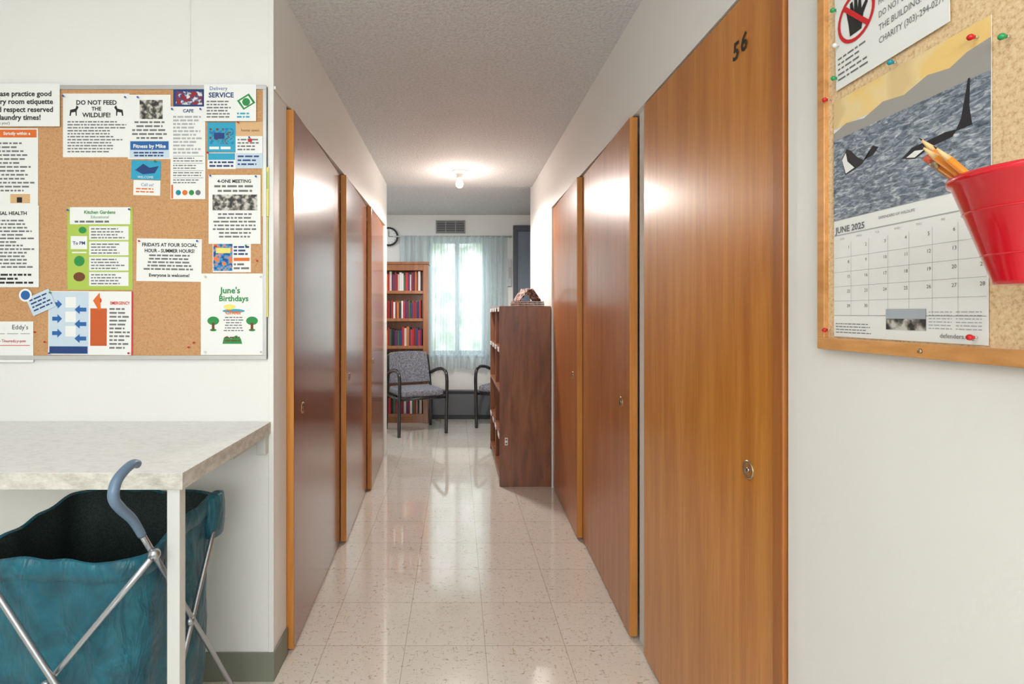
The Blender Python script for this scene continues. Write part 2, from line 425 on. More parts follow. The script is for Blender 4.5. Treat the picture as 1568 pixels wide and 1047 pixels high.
s=Sheet(FB,.0003); s.page(320,235,363,260); s.rect(321,236,362,246,P['cyan']); s.lines(323,247,360,258,2,P['navy'],.5); s.done('travel_card')
s=Sheet(FB,.0003); s.page(363,188,407,211,P['tan']); s.text('home sewn',385,203,6,P['brown'],'c',maxw=34); s.done('business_card')
s=Sheet(FB,.0012); s.page(363,210,404,236); s.lines(366,213,402,233,4,P['gray'],.45); s.rect(382,214,388,219,P['red'],2); s.done('business_card')
s=Sheet(FB,.0003); s.page(363,236,405,259,P['paleb']); s.lines(366,238,402,256,3,P['navy'],.4); s.done('business_card')
s=Sheet(FB,.0003,1.5,(225,260)); s.page(204,247,249,276,P['cyan']); s.poly([(210,262),(222,252),(232,258),(246,255),(240,266),(222,268)],P['navy']); s.text('WELCOME',226,274,5,P['paper']); s.done('business_card')
s=Sheet(FB,.0003,1.5,(225,260)); s.page(208,277,249,300); s.text('Call us!',229,286,6.5,P['blue']); s.lines(212,288,246,297,2,P['orange'],.45); s.done('business_card')
s=Sheet(FB,.0002); s.page(403,257,413,332,P['yellow']); s.rect(405,264,412,290,P['lime']); s.done('yellow_strip_note')
s=Sheet(FB,.0002); s.page(405,333,412,485,P['yellow']); s.done('yellow_strip_note')
s=Sheet(FB,.0014); s.page(322,269,401,374); s.text('4-ONE MEETING',361,281,7,P['ink'],'c',True,maxw=60); s.lines(328,283,396,297,2,P['gray'],.45,center=True); s.rect(328,299,396,323,M_picGray); s.lines(328,326,396,366,7,P['gray'],.45,center=True); s.done('event_flyer')
s=Sheet(FB); s.page(328,373,386,417,P['paper']); s.rect(329,374,358,415,M_picBlue); s.rect(333,380,355,388,P['yellow'],2); s.lines(360,376,384,392,3,P['navy'],.5); s.rect(360,395,384,400,P['orange']); s.lines(360,402,384,414,2,P['gray'],.5); s.done('art_flyer')
s=Sheet(FB); s.page(107,318,206,444,P['paper'])
s.rect(107,344,206,444,P['lime'],1)
for r_ in ((107,318,110.5,344),(202.5,318,206,344)): s.rect(*r_,P['lime'],1)
s.text('Kitchen Gardens',156,328,7,P['green'],'c',True,maxw=62); s.text('Educational',156,335,6,P['green'],'c'); s.lines(118,337,192,343,1,P['gray'],.5)
for i in range(4):
    s.rect(140,347+i*23.3,200,368+i*23.3,P['paper'],2); s.lines(143,349+i*23.3,196,367+i*23.3,4,P['gray'],.42,lay=3)
s.rect(112,362,137,382,P['paper'],2); s.text('To PM',124.5,375,7,P['navy'],'c',True,3); s.poly(disc_pts(125,400,8),P['green'],2); s.poly(disc_pts(125,424,9,ry=7),P['brown'],2); s.rect(114,386,136,388,P['paper'],2)
s.poly(disc_pts(130,353,6,ry=5),P['green'],2); s.done('garden_flyer')
s=Sheet(FB,0,.8,(260,400)); s.page(212,366,311,431); s.text('FRIDAYS AT FOUR SOCIAL',262,378,7.5,P['ink'],'c',True,maxw=84); s.text('HOUR - SUMMER HOURS!',262,387,7.5,P['ink'],'c',True,maxw=76); s.lines(218,389,306,415,5,P['gray'],.5,center=True); s.text('Everyone is welcome!',262,424,7,P['ink'],'c',True,maxw=72); s.done('social_hour_notice')
s=Sheet(FB,.001); s.page(310,419,409,543); s.text("June's",355,449,13,P['green'],'c',True); s.text('Birthdays',360,461,12,P['green'],'c',True,maxw=58)
s.poly(disc_pts(360,476,17,ry=3),P['cyan']); s.poly(disc_pts(354,470,9,ry=4),P['yellow'],2); s.text('Cheer',360,481,10,P['orange'],'c',True,3)
for u in (329,388):
    s.poly(disc_pts(u,491,9,ry=6.5),P['green']); s.rect(u-2,494,u+2,505,P['brown'],2); s.poly(disc_pts(u,505,5,ry=2),P['green'])
s.lines(344,484,376,508,6,P['gray'],.4,center=True); s.poly([(343,526),(345,517),(350,514),(356,518),(364,513),(371,518),(373,526)],P['green']); s.lines(342,514,374,524,2,P['brown'],.4,center=True,lay=2); s.done('birthday_poster')
s=Sheet(FB,.0006,.3,(140,490)); s.page(78,446,207,543,P['paper']); s.rect(79,447,139,542,P['paleb']); s.rect(204.5,446,207,543,P['red'],2)
for i in range(3):
    v=463+i*22
    s.poly([(84,v),(92,v),(92,v-4),(99,v+3),(92,v+10),(92,v+6),(84,v+6)],P['blue'],2); s.rect(104,v-8,120,v+8,P['paper'],2)
    s.poly([(136,v+8),(126,v+8),(126,v+4),(118,v+11),(126,v+18),(126,v+14),(136,v+14)],P['blue'],3)
s.rect(80,530,138,541,P['navy'],2); s.rect(142,472,167,529,P['dkorange'],2); s.poly([(146,460),(154,474),(158,474),(156,448)],P['orange'],3); s.text('EMERGENCY',187,466,6.5,P['red'],'c',True,maxw=30); s.lines(171,470,203,535,11,P['gray'],.45); s.poly(disc_pts(154,460,5),P['red'],2); s.done('emergency_flyer')
s=Sheet(FB,.0008); s.page(-40,492,55,554); s.text("Eddy's",35,504,10,P['ink'],'c'); s.lines(-30,507,50,530,2,P['lg'],.12,False); s.rect(-30,528,50,529,P['red']); s.text('Thursday pm',25,524,7,P['red'],'c'); s.done('handwritten_card')
s=Sheet(FB,.003,-24,(66,462)); s.page(48,449,86,478,P['paleb']); s.lines(52,452,84,474,4,P['navy'],.4); s.poly(disc_pts(50,444,7),P['blue'],2); s.poly(disc_pts(50,444,10),P['paper'],1); s.done('tilted_card')

def pins(name, frame, lst, r=.0055, out=.012):
    b=MB()
    for u,v,c in lst:
        p=Vector(frame(u,v,out)); q=Vector(frame(u,v,.0)); m=Vector(frame(u,v,out*.45))
        b.tube([q,m],.0016,M_alu,6); b.tube([m,p],[r*.55,r*.75],P[c],10); b.sphere(p,r,P[c],10)
    return b.obj(name)
pins('push_pins', FrameL(YL-.0125), [(103,150,'bpin'),(197,152,'bpin'),(216,152,'bpin'),(268,170,'bpin'),(311,170,'bpin'),(322,236,'rpin'),(242,249,'gpin'),(110,323,'bpin'),(203,322,'bpin'),(326,271,'bpin'),(395,272,'bpin'),(218,370,'rpin'),(306,370,'bpin'),(334,378,'rpin'),(380,377,'gpin'),(397,400,'rpin'),(60,508,'rpin'),(75,523,'rpin'),(293,531,'rpin'),(301,524,'rpin'),(318,424,'wpin'),(402,424,'wpin'),(318,538,'wpin'),(402,538,'wpin'),(83,448,'gpin'),(202,540,'rpin'),(82,540,'bpin'),(368,190,'rpin'),(385,213,'bpin')], .0034, .008)

# ------------------------------------------------------------------ right board
b=MB(); ya,ybb,z0,z1=.42,.998,1.205,2.02
b.box(.681,XR,ya,ybb,z0,z1,M_corkR)
for Y0,Y1,Z0,Z1 in ((ya,ybb,z0,z0+.021),(ya,ybb,z1-.021,z1),(ybb-.019,ybb,z0+.021,z1-.021),(ya,ya+.019,z0+.021,z1-.021)):
    b.box(.673,XR,Y0,Y1,Z0,Z1,M_frameW)
b.obj('bulletin_board', .0012)
FR=FrameR(.6800)
s=Sheet(FR,.0005); s.page(3.9,122.9,31.8,143.4); s.page(3.9,143.4,32.2,165)
s.rect(3.9,160,32.2,165,M_sky); s.poly([(3.9,157.6),(32.2,157),(32.2,162.2),(29,161.8),(26.5,160.8),(23,161.4),(19,160.2),(15,160.8),(11,159.6),(7,160.2),(3.9,159.3)],flat('hill_gray',srgb(160,158,152),.6),2)
s.rect(3.9,143.6,32.2,158,M_sea,3)
blk=flat('orca_black',srgb(30,32,38),.5); wht=C['paper']
s.poly([(6,154.2),(7.2,155.6),(8.2,155),(9.5,153.6),(11,152.6),(13,152.8),(14.2,153.8),(13,154.4),(12.2,153.4),(10.6,152),(8.2,151.4),(6.8,151.2)],blk,4)
s.poly([(6.1,154),(7,155),(7.4,153.4),(9,151.9),(7,151.4)],wht,5)
s.poly([(18.6,150.6),(20.5,151.7),(23,151.9),(26,152.2),(27.6,152.0),(27,151.2),(24,150.9),(21,149.9)],blk,4)
s.poly([(27.4,151.8),(28.2,153.2),(28.8,156),(29.2,158.2),(29.5,158.2),(29.4,154.5),(29.8,151.9)],blk,4)
s.poly([(19.5,150.5),(21,151.1),(22.6,150.8),(21,150.1)],wht,5)
s.text('JUNE 2025',4.4,141.3,1.5,P['gray'],'l',True,maxw=7.2); s.rect(4.0,140.8,31.6,141.0,P['lg'])
s.text('DEFENDERS OF WILDLIFE',17.5,142.2,.6,P['gray'],'c')
for i,d in enumerate(['SUN','MON','TUE','WED','THU','FRI','SAT']): s.text(d,6+i*3.9,140,.5,P['lg'])
k=1
for r in range(6):
    v=139.4-r*2.55
    if r: s.rect(4.0,v,31.6,v+.05,P['lg'])
    for c_ in range(7):
        u=4.1+c_*3.93
        if r==0 and c_: s.rect(u,126.7,u+.05,139.4,P['lg'])
        if k<=30 and r<5: s.text(str(k),u+3.4,v-1.1,.75,P['gray'],'c'); k+=1
s.rect(4.0,126.65,31.6,126.7,P['lg'])
s.rect(15.6,124.5,22.8,127.7,M_picGray,2); s.rect(15.6,126.2,22.8,127.7,flat('photo_sky',srgb(170,180,188),.6),3)
for u0 in (23.2,27.4): s.lines(u0,127.4,u0+3.6,124.6,6,P['lg'],.3,False)
s.lines(4.4,125.4,13.5,123.4,4,P['gray'],.3); s.text('defenders.org',27.5,123.6,.9,P['gray'],'c')
s.done('wall_calendar')
s=Sheet(FR,.0030,1.2,(15,175)); s.page(4.6,166.9,26.6,187.5)
rc=(9.6,177.6); n=28
for i in range(n):
    a0,a1=2*math.pi*i/n,2*math.pi*(i+1)/n
    s.poly([(rc[0]+4.2*math.cos(a0),rc[1]+4.2*math.sin(a0)),(rc[0]+4.2*math.cos(a1),rc[1]+4.2*math.sin(a1)),(rc[0]+3.6*math.cos(a1),rc[1]+3.6*math.sin(a1)),(rc[0]+3.6*math.cos(a0),rc[1]+3.6*math.sin(a0))],P['red'],4)
s.poly([(8.2,174.8),(10.8,174.8),(11.3,177.2),(12.3,178.6),(11.8,179.1),(10.9,178.2),(10.8,180.4),(10.3,180.4),(10.1,178.6),(9.9,180.9),(9.3,180.9),(9.2,178.6),(8.9,180.5),(8.3,180.4),(8.4,178.3),(7.9,179.6),(7.4,179.4),(7.9,177)],P['ink'],2)
s.poly([(6.6,180.2),(7.2,180.7),(12.7,175.1),(12.1,174.6)],P['red'],5)
s.lines(5.2,172.6,12.5,168,5,P['gray'],.35)
for i,t in enumerate(['WHO IS CALLING','FROM THE LOBBY PHONE','DO NOT LET THEM INTO','THE BUILDING.   CALL','CHARITY (303)-294-0277']): s.text(t,20.2,178.6-i*2.1,1.45,P['gray'],'c',maxw=11.6)
s.lines(15,184,25.5,181,2,P['gray'],.4); s.done('lobby_notice')
pins('push_pins', FrameR(.6785), [(2.9,165.9,'rpin'),(2.9,124.0,'rpin'),(5.0,181,'gpin'),(5.5,174.5,'wpin'),(5.2,168.8,'gpin'),(17.6,165.8,'tealp'),(30.5,163,'rpin'),(30.4,123.9,'rpin'),(34.5,161,'gpin')], .0042, .010)
b=MB(); b.lathe([(.0035,0),(.0035,.002),(.002,.003)],(.673,.775,1.2155),M_brass,12,axis=Matrix.Rotation(math.radians(-90),3,'Y')); b.obj('frame_screw')

# ------------------------------------------------------------------ red pail with pencils
M_redp=flat('red_enamel', srgb(206,8,34), .22, coat=.6)
R0=empty('pencil_pail',(.590,.532,1.30))
b=MB()
b.lathe([(.001,0),(.040,0),(.041,.004),(.072,.104),(.0755,.106),(.077,.110),(.0755,.1135),(.0715,.112),(.070,.104),(.039,.006),(.001,.005)],(0,0,0),M_redp,48,caps=False)
for z,r in ((.030,.0490),(.075,.0630)): b.tube([(r*math.cos(a),r*math.sin(a),z) for a in [2*math.pi*i/40 for i in range(41)]],.0011,M_redp,6)
b.obj('pail_body',parent=R0)
b=MB(); M_pen=flat('pencil_orange',srgb(230,138,40),.35); M_tip=flat('pencil_ferrule',srgb(208,96,66),.4); M_lead=flat('pencil_wood',srgb(222,184,130),.6)
for i,(ax,ay,bx_,by_,L) in enumerate(((-.050,.034,.022,-.016,.185),(-.046,.043,.020,-.022,.178),(-.053,.026,.018,-.012,.172),(-.040,.050,.012,-.02,.168),(-.043,.036,.024,-.01,.192))):
    p0=Vector((bx_,by_,.010)); p1=Vector((ax,ay,.112)); d=(p1-p0).normalized(); e=p0+d*L
    b.tube([p0,e-d*.014],.0037,M_pen,6)
    if i%2: b.tube([e-d*.014,e-d*.005],.0039,M_brass,10); b.tube([e-d*.005,e+d*.004],.0037,M_tip,10)
    else: b.tube([e-d*.014,e+d*.002],[.0037,.0010],M_lead,6); b.tube([e+d*.002,e+d*.006],[.0010,.0003],P['ink'],6)
b.obj('pencils',parent=R0)
b=MB(); b.tube([(.0755,0,.108),(.0835,0,.112),(.0885,0,.125)],.002,M_chrome,6); b.obj('hook',parent=R0)

# ------------------------------------------------------------------ counter
CY=1.249
b=MB(); cx0=-2.595; YB=YL-.003
b.add([(cx0,CY,.857),(-.643,CY,.857),(-.643,YB,.857),(cx0,YB,.857),(cx0,CY,.897),(-.643,CY,.897),(-.643,YB,.897),(cx0,YB,.897)],
      [(0,3,2,1),(4,5,6,7),(0,1,5,4),(1,2,6,5),(2,3,7,6),(3,0,4,7)],[M_lame,M_lam,M_lame,M_lame,M_lame,M_lame])
M_leg=flat('leg_paint',srgb(206,208,204),.4)
b.box(-.684,-.654,CY+.008,CY+.036,0,.857,M_leg); b.box(-2.50,-2.47,CY+.008,CY+.036,0,.857,M_leg)
b.box(-.682,-.652,YB-.03,YB,.79,.857,M_leg); b.box(-.700,-.682,YB-.22,YB,.825,.857,M_leg)
b.obj('counter_table',.0015)

# ------------------------------------------------------------------ laundry hamper
H=empty('laundry_hamper',(0,0,0))
def rr(cx,cy,hx,hy,r):
    per=[]
    segs=[((hx-r),(hy-r),0),(-(hx-r),(hy-r),90),(-(hx-r),-(hy-r),180),((hx-r),-(hy-r),270)]
    for i,(ax,ay,a0) in enumerate(segs):
        for k in range(9):
            a=math.radians(a0+k*11.25); per.append((cx+ax+r*math.cos(a), cy+ay+r*math.sin(a)))
        nx=segs[(i+1)%4]; p=per[-1]; q=(cx+nx[0]+r*math.cos(math.radians(nx[2])), cy+nx[1]+r*math.sin(math.radians(nx[2])))
        for k in range(1,20): per.append((p[0]+(q[0]-p[0])*k/20, p[1]+(q[1]-p[1])*k/20))
    return per
cx,cy=-.925,1.405
def loop(h,hx,hy,wr,ph=0,r=.06):
    pts=[]
    for i,(x,y) in enumerate(rr(cx,cy,hx,hy,r)):
        dx,dy=x-cx,y-cy; L=math.hypot(dx,dy); a=math.atan2(dy,dx)
        w=wr*(math.sin(a*9+h*9+ph)*.5+math.sin(a*17-h*14)*.3+math.sin(a*5+h*25)*.4)
        zz=h+ (.005*math.sin(a*3+1)+.012*(dy/.2)+.003*math.sin(a*13) if h>.6 else 0)
        pts.append((x+dx/L*w,y+dy/L*w,zz))
    return pts
lv=[(.10,.165,.155,.004),(.16,.185,.175,.006),(.26,.19,.185,.009),(.38,.197,.193,.012),(.50,.202,.198,.012),(.60,.204,.203,.009),(.66,.205,.205,.005),(.70,.205,.206,.002)]
loops=[loop(*l) for l in lv]
def skin(b,loops,mat,cap0=False,cap1=False):
    n=len(loops[0]); vs=[p for l in loops for p in l]
    fs=[(i*n+j,i*n+(j+1)%n,(i+1)*n+(j+1)%n,(i+1)*n+j) for i in range(len(loops)-1) for j in range(n)]
    if cap0: fs.append(tuple(range(n))[::-1])
    if cap1: fs.append(tuple((len(loops)-1)*n+j for j in range(n)))
    b.add(vs,fs,mat,True)
b=MB()
skin(b,loops,M_teal,True)
skin(b,[loop(.680,.206,.206,.004),loop(.682,.211,.211,.004),loop(.705,.213,.213,.003),loop(.724,.211,.211,.002),loop(.729,.205,.205,.002),loop(.724,.199,.199,.002)],M_teal)
skin(b,[loop(.724,.199,.199,.002),loop(.66,.195,.195,.006),loop(.50,.19,.185,.01),loop(.30,.18,.17,.012),loop(.20,.16,.15,.005)],M_meshl,False,True)
b.obj('bag',parent=H,fixn=False)
def line(p,q,n=6): return [Vector(p).lerp(Vector(q),i/n) for i in range(n+1)]
Mh=flat('handle_gray',srgb(98,122,146),.35)
xr=-.703; b=MB()
b.tube(line((xr,1.155,.826),(xr,1.735,.012)),.007,M_chrome,10)
b.tube(line((xr-.004,1.60,.72),(xr-.004,1.13,.012)),.007,M_chrome,10)
b.tube(line((-.668,1.165,.735),(-1.27,1.165,.012)),.007,M_chrome,10)
b.tube(line((-1.115,1.148,.86),(-.565,1.148,.012)),.007,M_chrome,10)
b.tube(line((-1.16,1.155,.826),(-1.16,1.735,.012)),.007,M_chrome,10)
b.tube(line((-1.16,1.60,.72),(-1.16,1.13,.012)),.007,M_chrome,10)
b.tube(line((xr,1.735,.015),(-1.16,1.735,.015)),.007,M_chrome,10)
b.sphere((-.69,1.215,.722),.014,M_chrome); b.sphere((xr,1.405,.46),.012,M_chrome); b.sphere((-.89,1.156,.465),.012,M_chrome)
b.obj('folding_frame',parent=H)
def bez(pts,n=6):
    out=[]
    P_=[Vector(p) for p in pts]; P_=[P_[0]]+P_+[P_[-1]]
    for i in range(1,len(P_)-2):
        for k in range(n):
            t=k/n; a,b_,c,d=P_[i-1],P_[i],P_[i+1],P_[i+2]
            out.append(.5*((2*b_)+(c-a)*t+(2*a-5*b_+4*c-d)*t*t+(3*b_-a-3*c+d)*t**3))
    out.append(P_[-2]); return out
b=MB(); x=xr
pts=bez([(x,1.19,.776),(x,1.155,.824),(x,1.115,.862),(x,1.092,.892),(x,1.098,.920),(x,1.122,.936),(x,1.155,.944),(x,1.176,.938)])
rs=[.009+.002*math.sin(math.pi*i/(len(pts)-1)) for i in range(len(pts))]; rs[-1]=.006
b.tube(pts,rs,Mh,12); b.obj('handle',parent=H)
b=MB()
skin(b,[[(-.715+.020*math.cos(a)*s_, 1.575+.045*math.sin(a)*s_, z) for a in [2*math.pi*i/16 for i in range(16)]] for z,s_ in ((.62,.9),(.65,1.05),(.70,1.1),(.735,.95),(.742,.5))],M_teal,True,True)
b.obj('corner_tab',parent=H)

# ------------------------------------------------------------------ bookcases
def books(mk, length, hmax, depth, cols, tmin=.018, tmax=.045):
    t=0
    while True:
        w=random.uniform(tmin,tmax)
        if t+w>length: break
        h=hmax*random.uniform(.78,.98); d=depth*random.uniform(.85,1)
        mk(t,t+w-.0015,h,d,random.choice(cols)); t+=w
bookcols=[flat('book_%d'%i,srgb(*c),.5) for i,c in enumerate([(150,28,30),(190,40,36),(40,40,48),(30,60,110),(200,190,170),(120,40,60),(220,216,212),(60,90,60),(200,110,40),(90,30,90),(20,22,26),(176,30,50),(170,24,30),(24,24,30)])]
bx0,bx1,by0,by1,bh=.312,.686,3.912,5.02,1.325
b=MB()
b.box(bx0,bx1,by0,by0+.022,0,bh,M_walnut); b.box(bx0,bx1,by1-.022,by1,0,bh,M_walnut)
b.box(bx0,bx1,by0+.022,by1-.022,bh-.022,bh,M_walnut); b.box(bx0+.02,bx1,by0+.022,by1-.022,.0,.06,M_walnut)
b.box(bx1-.01,bx1,by0+.022,by1-.022,.06,bh-.022,M_walnut)
b.box(bx0+.01,bx1-.01,(by0+by1)/2-.01,(by0+by1)/2+.01,.06,bh-.022,M_walnut)
for z in (.06,.36,.68,1.0): b.box(bx0,bx1-.01,by0+.022,by1-.022,z,z+.02,M_walnut)
bc=b.obj('low_bookcase',.002)
b=MB()
for z in (.08,.38,.70,1.02):
    for ys in (by0+.03,(by0+by1)/2+.015):
        def mk(t0,t1,h,d,c,ys=ys,z=z): b.box(.35+(.25-d),.61,ys+t0,ys+t1,z,z+h,c)
        books(mk,.49,.26,.25,bookcols)
b.obj('books',parent=bc)
b=MB()
b.box(.349,.371,3.908,3.912,.305,.36,C['paper']); b.box(.353,.367,3.9065,3.908,.34,.352,C['gray']); b.box(.353,.367,3.9065,3.908,.312,.324,C['gray'])
b.obj('sticker',.001,parent=bc)
b=MB()
for y in (3.94,4.25,4.52,4.82):
    for z in (1.285,.985,.345): b.box(.308,.3115,y,y+.14,z,z+.03,C['paper'])
b.obj('shelf_labels',parent=bc)
# magazines: a short flat pile with an opened pair leaning on it
b=MB(); R3=Matrix.Translation((.535,4.10,1.3265))@Matrix.Rotation(math.radians(18),4,'Z')
for i,(dz,rot_) in enumerate(((0,0),(.013,6),(.026,-5))):
    b.M=R3@Matrix.Rotation(math.radians(rot_),4,'Z'); b.box(-.10,.11,-.08,.08,dz,dz+.003,M_trunk); b.box(-.098,.108,-.078,.078,dz+.003,dz+.009,C['paper']); b.box(-.10,.11,-.08,.08,dz+.009,dz+.012,M_trunk)
for x_,ang in ((-.085,38),(.085,-38)):
    b.M=R3@Matrix.Translation((x_,-.07,.040))@Matrix.Rotation(math.radians(ang),4,'Y')
    b.box(-.005,.005,0,.14,0,.118,M_trunk)
b.M=Matrix.Identity(4)
b.obj('magazine_stack',.001)

tx0,tx1,ty0,ty1,th=-1.12,-.335,6.18,6.385,1.84
b=MB()
b.box(tx0,tx0+.05,ty0,ty1,0,th,M_shelf); b.box(tx1-.06,tx1,ty0,ty1,0,th,M_shelf)
b.box(tx0+.05,tx1-.06,ty1-.01,ty1,.0,th-.03,M_shelf); b.box(tx0-.01,tx1+.01,ty0-.01,ty1,th,th+.03,M_shelf); b.box(tx0+.05,tx1-.06,ty0,ty1-.01,th-.07,th,M_shelf)
zs=[.07,.55,.86,1.18,1.50]
for z in zs: b.box(tx0+.05,tx1-.06,ty0+.005,ty1-.01,z,z+.035,M_shelf)
b.box(tx0+.05,tx1-.06,ty0+.02,ty1-.01,0,.07,M_shelf)
tb=b.obj('tall_bookcase',.003)
b=MB()
for z in zs:
    def mk(t0,t1,h,d,c,z=z): b.box(tx0+.055+t0,tx0+.055+t1,ty0+.02+(.14-d),ty0+.18,z+.035,z+.035+h,c)
    books(mk,.66,.23,.14,bookcols,.014,.030)
b.obj('books',parent=tb)

# ------------------------------------------------------------------ chairs
def chair(loc, rz):
    e=empty('upholstered_armchair',loc,rz)   # local: front = -Y
    def part(b,name,bevel=0,seg=2): return b.obj(name,bevel,parent=e,seg=seg)
    b=MB(); b.box(-.235,.235,-.25,.20,.40,.475,M_fab); part(b,'seat',.025,4)
    b=MB(); b.M=Matrix.Translation((0,.185,.50))@Matrix.Rotation(math.radians(-11),4,'X')
    n=10; vs=[]
    for i in range(n+1):
        t=i/n*2-1; x=.235*t; yb_=.03*(1-t*t)
        for z in (0,.12,.24,.355):
            cut=.0 if z<.3 else -.015*t*t
            vs.append((x*(1-.08*(z/.355)),yb_-.03,z+cut)); vs.append((x*(1-.08*(z/.355)),yb_+.03,z+cut))
    fs=[]
    for i in range(n):
        a=i*8; c_=a+8
        for k in range(3):
            fs+=[(a+2*k,c_+2*k,c_+2*k+2,a+2*k+2),(a+2*k+1,a+2*k+3,c_+2*k+3,c_+2*k+1)]
        fs+=[(a,a+1,c_+1,c_),(a+6,c_+6,c_+7,a+7)]
    for a in (0,n*8): fs+=[(a+2*k,a+2*k+2,a+2*k+3,a+2*k+1) for k in range(3)]
    b.add(vs,fs,M_fab,False); part(b,'back',.012,3)
    b=MB()
    for s_ in (-1,1):
        x=.262*s_
        pts=bez([(x,-.245,0),(x,-.250,.25),(x,-.262,.45),(x,-.262,.58),(x,-.225,.655),(x,-.13,.675),(x,.02,.655),(x*.98,.14,.62),(x*.95,.22,.60)],5)
        b.tube(pts,.019,M_blackwood,8)
        b.tube(bez([(x,.22,0),(x*.99,.205,.25),(x*.97,.205,.45),(x*.93,.245,.70),(x*.90,.265,.80)],5),.018,M_blackwood,8)
        b.tube([(x,-.25,.385),(x,.20,.385)],.015,M_blackwood,8)
    b.tube([(-.26,-.245,.385),(.26,-.245,.385)],.016,M_blackwood,8)
    b.tube([(-.26,.205,.385),(.26,.205,.385)],.016,M_blackwood,8)
    b.tube([(-.25,.232,.62),(.25,.232,.62)],.014,M_blackwood,8)
    part(b,'frame')
    return e
chair((-.455,5.79,0), math.radians(24))
chair((.56,6.02,0), math.radians(-28))

# ------------------------------------------------------------------ window, curtains etc
M_win=flat('window_frame',(.50,.55,.57),.4)
b=MB(); y0,y1=YF+.03,YF+.09
for bx in ((WX0,WX0+.04,WZ0,WZ1),(WX1-.04,WX1,WZ0,WZ1),(WX0+.04,WX1-.04,WZ0,WZ0+.04),(WX0+.04,WX1-.04,WZ1-.04,WZ1),(-.028,.028,WZ0+.04,WZ1-.04)):
    b.box(bx[0],bx[1],y0,y1,bx[2],bx[3],M_win)
b.box(WX0-.04,WX1+.04,YF-.04,YF+.03,WZ0-.03,WZ0,M_win)
b.obj('window_1',.003)
def sheer():
    m=bpy.data.materials.new('sheer_curtain'); m.use_nodes=True; nt=m.node_tree; nt.nodes.clear()
    out=N(nt,'ShaderNodeOutputMaterial'); tr=N(nt,'ShaderNodeBsdfTransparent'); tl=N(nt,'ShaderNodeBsdfTranslucent'); df=N(nt,'ShaderNodeBsdfDiffuse')
    tl.inputs['Color'].default_value=(.74,.84,.87,1); df.inputs['Color'].default_value=(.70,.80,.84,1)
    a=N(nt,'ShaderNodeMixShader'); a.inputs[0].default_value=.55; nt.links.new(tl.outputs[0],a.inputs[1]); nt.links.new(df.outputs[0],a.inputs[2])
    lw=N(nt,'ShaderNodeLayerWeight'); lw.inputs['Blend'].default_value=.5
    mr=N(nt,'ShaderNodeMapRange'); mr.inputs['To Min'].default_value=.50; mr.inputs['To Max'].default_value=1.0
    nt.links.new(lw.outputs['Facing'],mr.inputs['Value'])
    c=N(nt,'ShaderNodeMixShader'); nt.links.new(mr.outputs[0],c.inputs[0]); nt.links.new(tr.outputs[0],c.inputs[1]); nt.links.new(a.outputs[0],c.inputs[2])
    nt.links.new(c.outputs[0],out.inputs[0]); return m
M_sheer=sheer()
CE=empty('sheer_curtains',(0,0,0))
for (xa,xb,ph,nm) in ((-.70,-.0,0,'curtain_panel_a'),(.0,.605,1.3,'curtain_panel_b')):
    b=MB(); nx=160; nz=10; vs=[]
    for i in range(nx+1):
        t=i/nx; x=xa+(xb-xa)*t
        for k in range(nz+1):
            q=k/nz; z=2.205-(2.205-.60)*q
            y=6.430+.022*math.sin(t*52+ph+1.5*math.sin(t*9))+.008*math.sin(t*27+ph+q*2)*q+ .003*math.sin(t*121)
            vs.append((x+.006*math.sin(q*5+t*9),y,z+(.01*math.sin(t*20) if k==nz else 0)))
    fs=[(i*(nz+1)+k,(i+1)*(nz+1)+k,(i+1)*(nz+1)+k+1,i*(nz+1)+k+1) for i in range(nx) for k in range(nz)]
    b.add(vs,fs,M_sheer,True); b.obj(nm,parent=CE,fixn=False)
b=MB(); b.tube([(-.76,6.430,2.2),(.66,6.430,2.2)],.009,M_win,10)
for x in (-.74,.64): b.box(x-.008,x+.008,6.425,6.5,2.19,2.21,M_win)
b.obj('rod',parent=CE)
b=MB(); vx0,vx1,vz0,vz1=-.26,.10,2.245,2.405
M_vent=flat('vent_gray',srgb(150,152,152),.5); M_vd=flat('vent_dark',srgb(66,68,70),.7)
b.box(vx0,vx1,YF-.006,YF,vz0,vz1,M_vd)
for bx in ((vx0,vx1,vz0,vz0+.014),(vx0,vx1,vz1-.014,vz1),(vx0,vx0+.014,vz0+.014,vz1-.014),(vx1-.014,vx1,vz0+.014,vz1-.014),(vx0+.115,vx0+.125,vz0+.014,vz1-.014),(vx0+.235,vx0+.245,vz0+.014,vz1-.014)): b.box(bx[0],bx[1],YF-.014,YF,bx[2],bx[3],M_vent)
for i in range(6): b.box(vx0+.014,vx1-.014,YF-.012,YF-.004,vz0+.02+i*.022,vz0+.028+i*.022,M_vent)
b.obj('wall_vent')
b=MB(); R=Matrix.Rotation(math.radians(90),3,'X')
b.lathe([(.115,0),(.115,.03),(.105,.035),(.095,.02),(.001,.02)],(-.83,YF,2.205),flat('clock_black',(.02,.02,.02),.4),32,axis=R)
b.lathe([(.093,.018),(.093,.022),(.001,.022)],(-.83,YF,2.205),C['paper'],32,axis=R,smooth=False)
b.box(-.833,-.827,YF-.026,YF-.022,2.205,2.27,C['ink']); b.box(-.83,-.775,YF-.026,YF-.022,2.202,2.208,C['ink'])
for i in range(12):
    a=i*math.pi/6; x=-.83+.08*math.sin(a); z=2.205+.08*math.cos(a); b.box(x-.004,x+.004,YF-.024,YF-.021,z-.004,z+.004,C['ink'])
b.obj('wall_clock')
b=MB(); g1=flat('panel_frame',srgb(78,84,94),.45); g2=flat('panel_inner',srgb(120,132,146),.35)
b.box(.69,1.25,YF-.012,YF,1.36,2.32,g2)
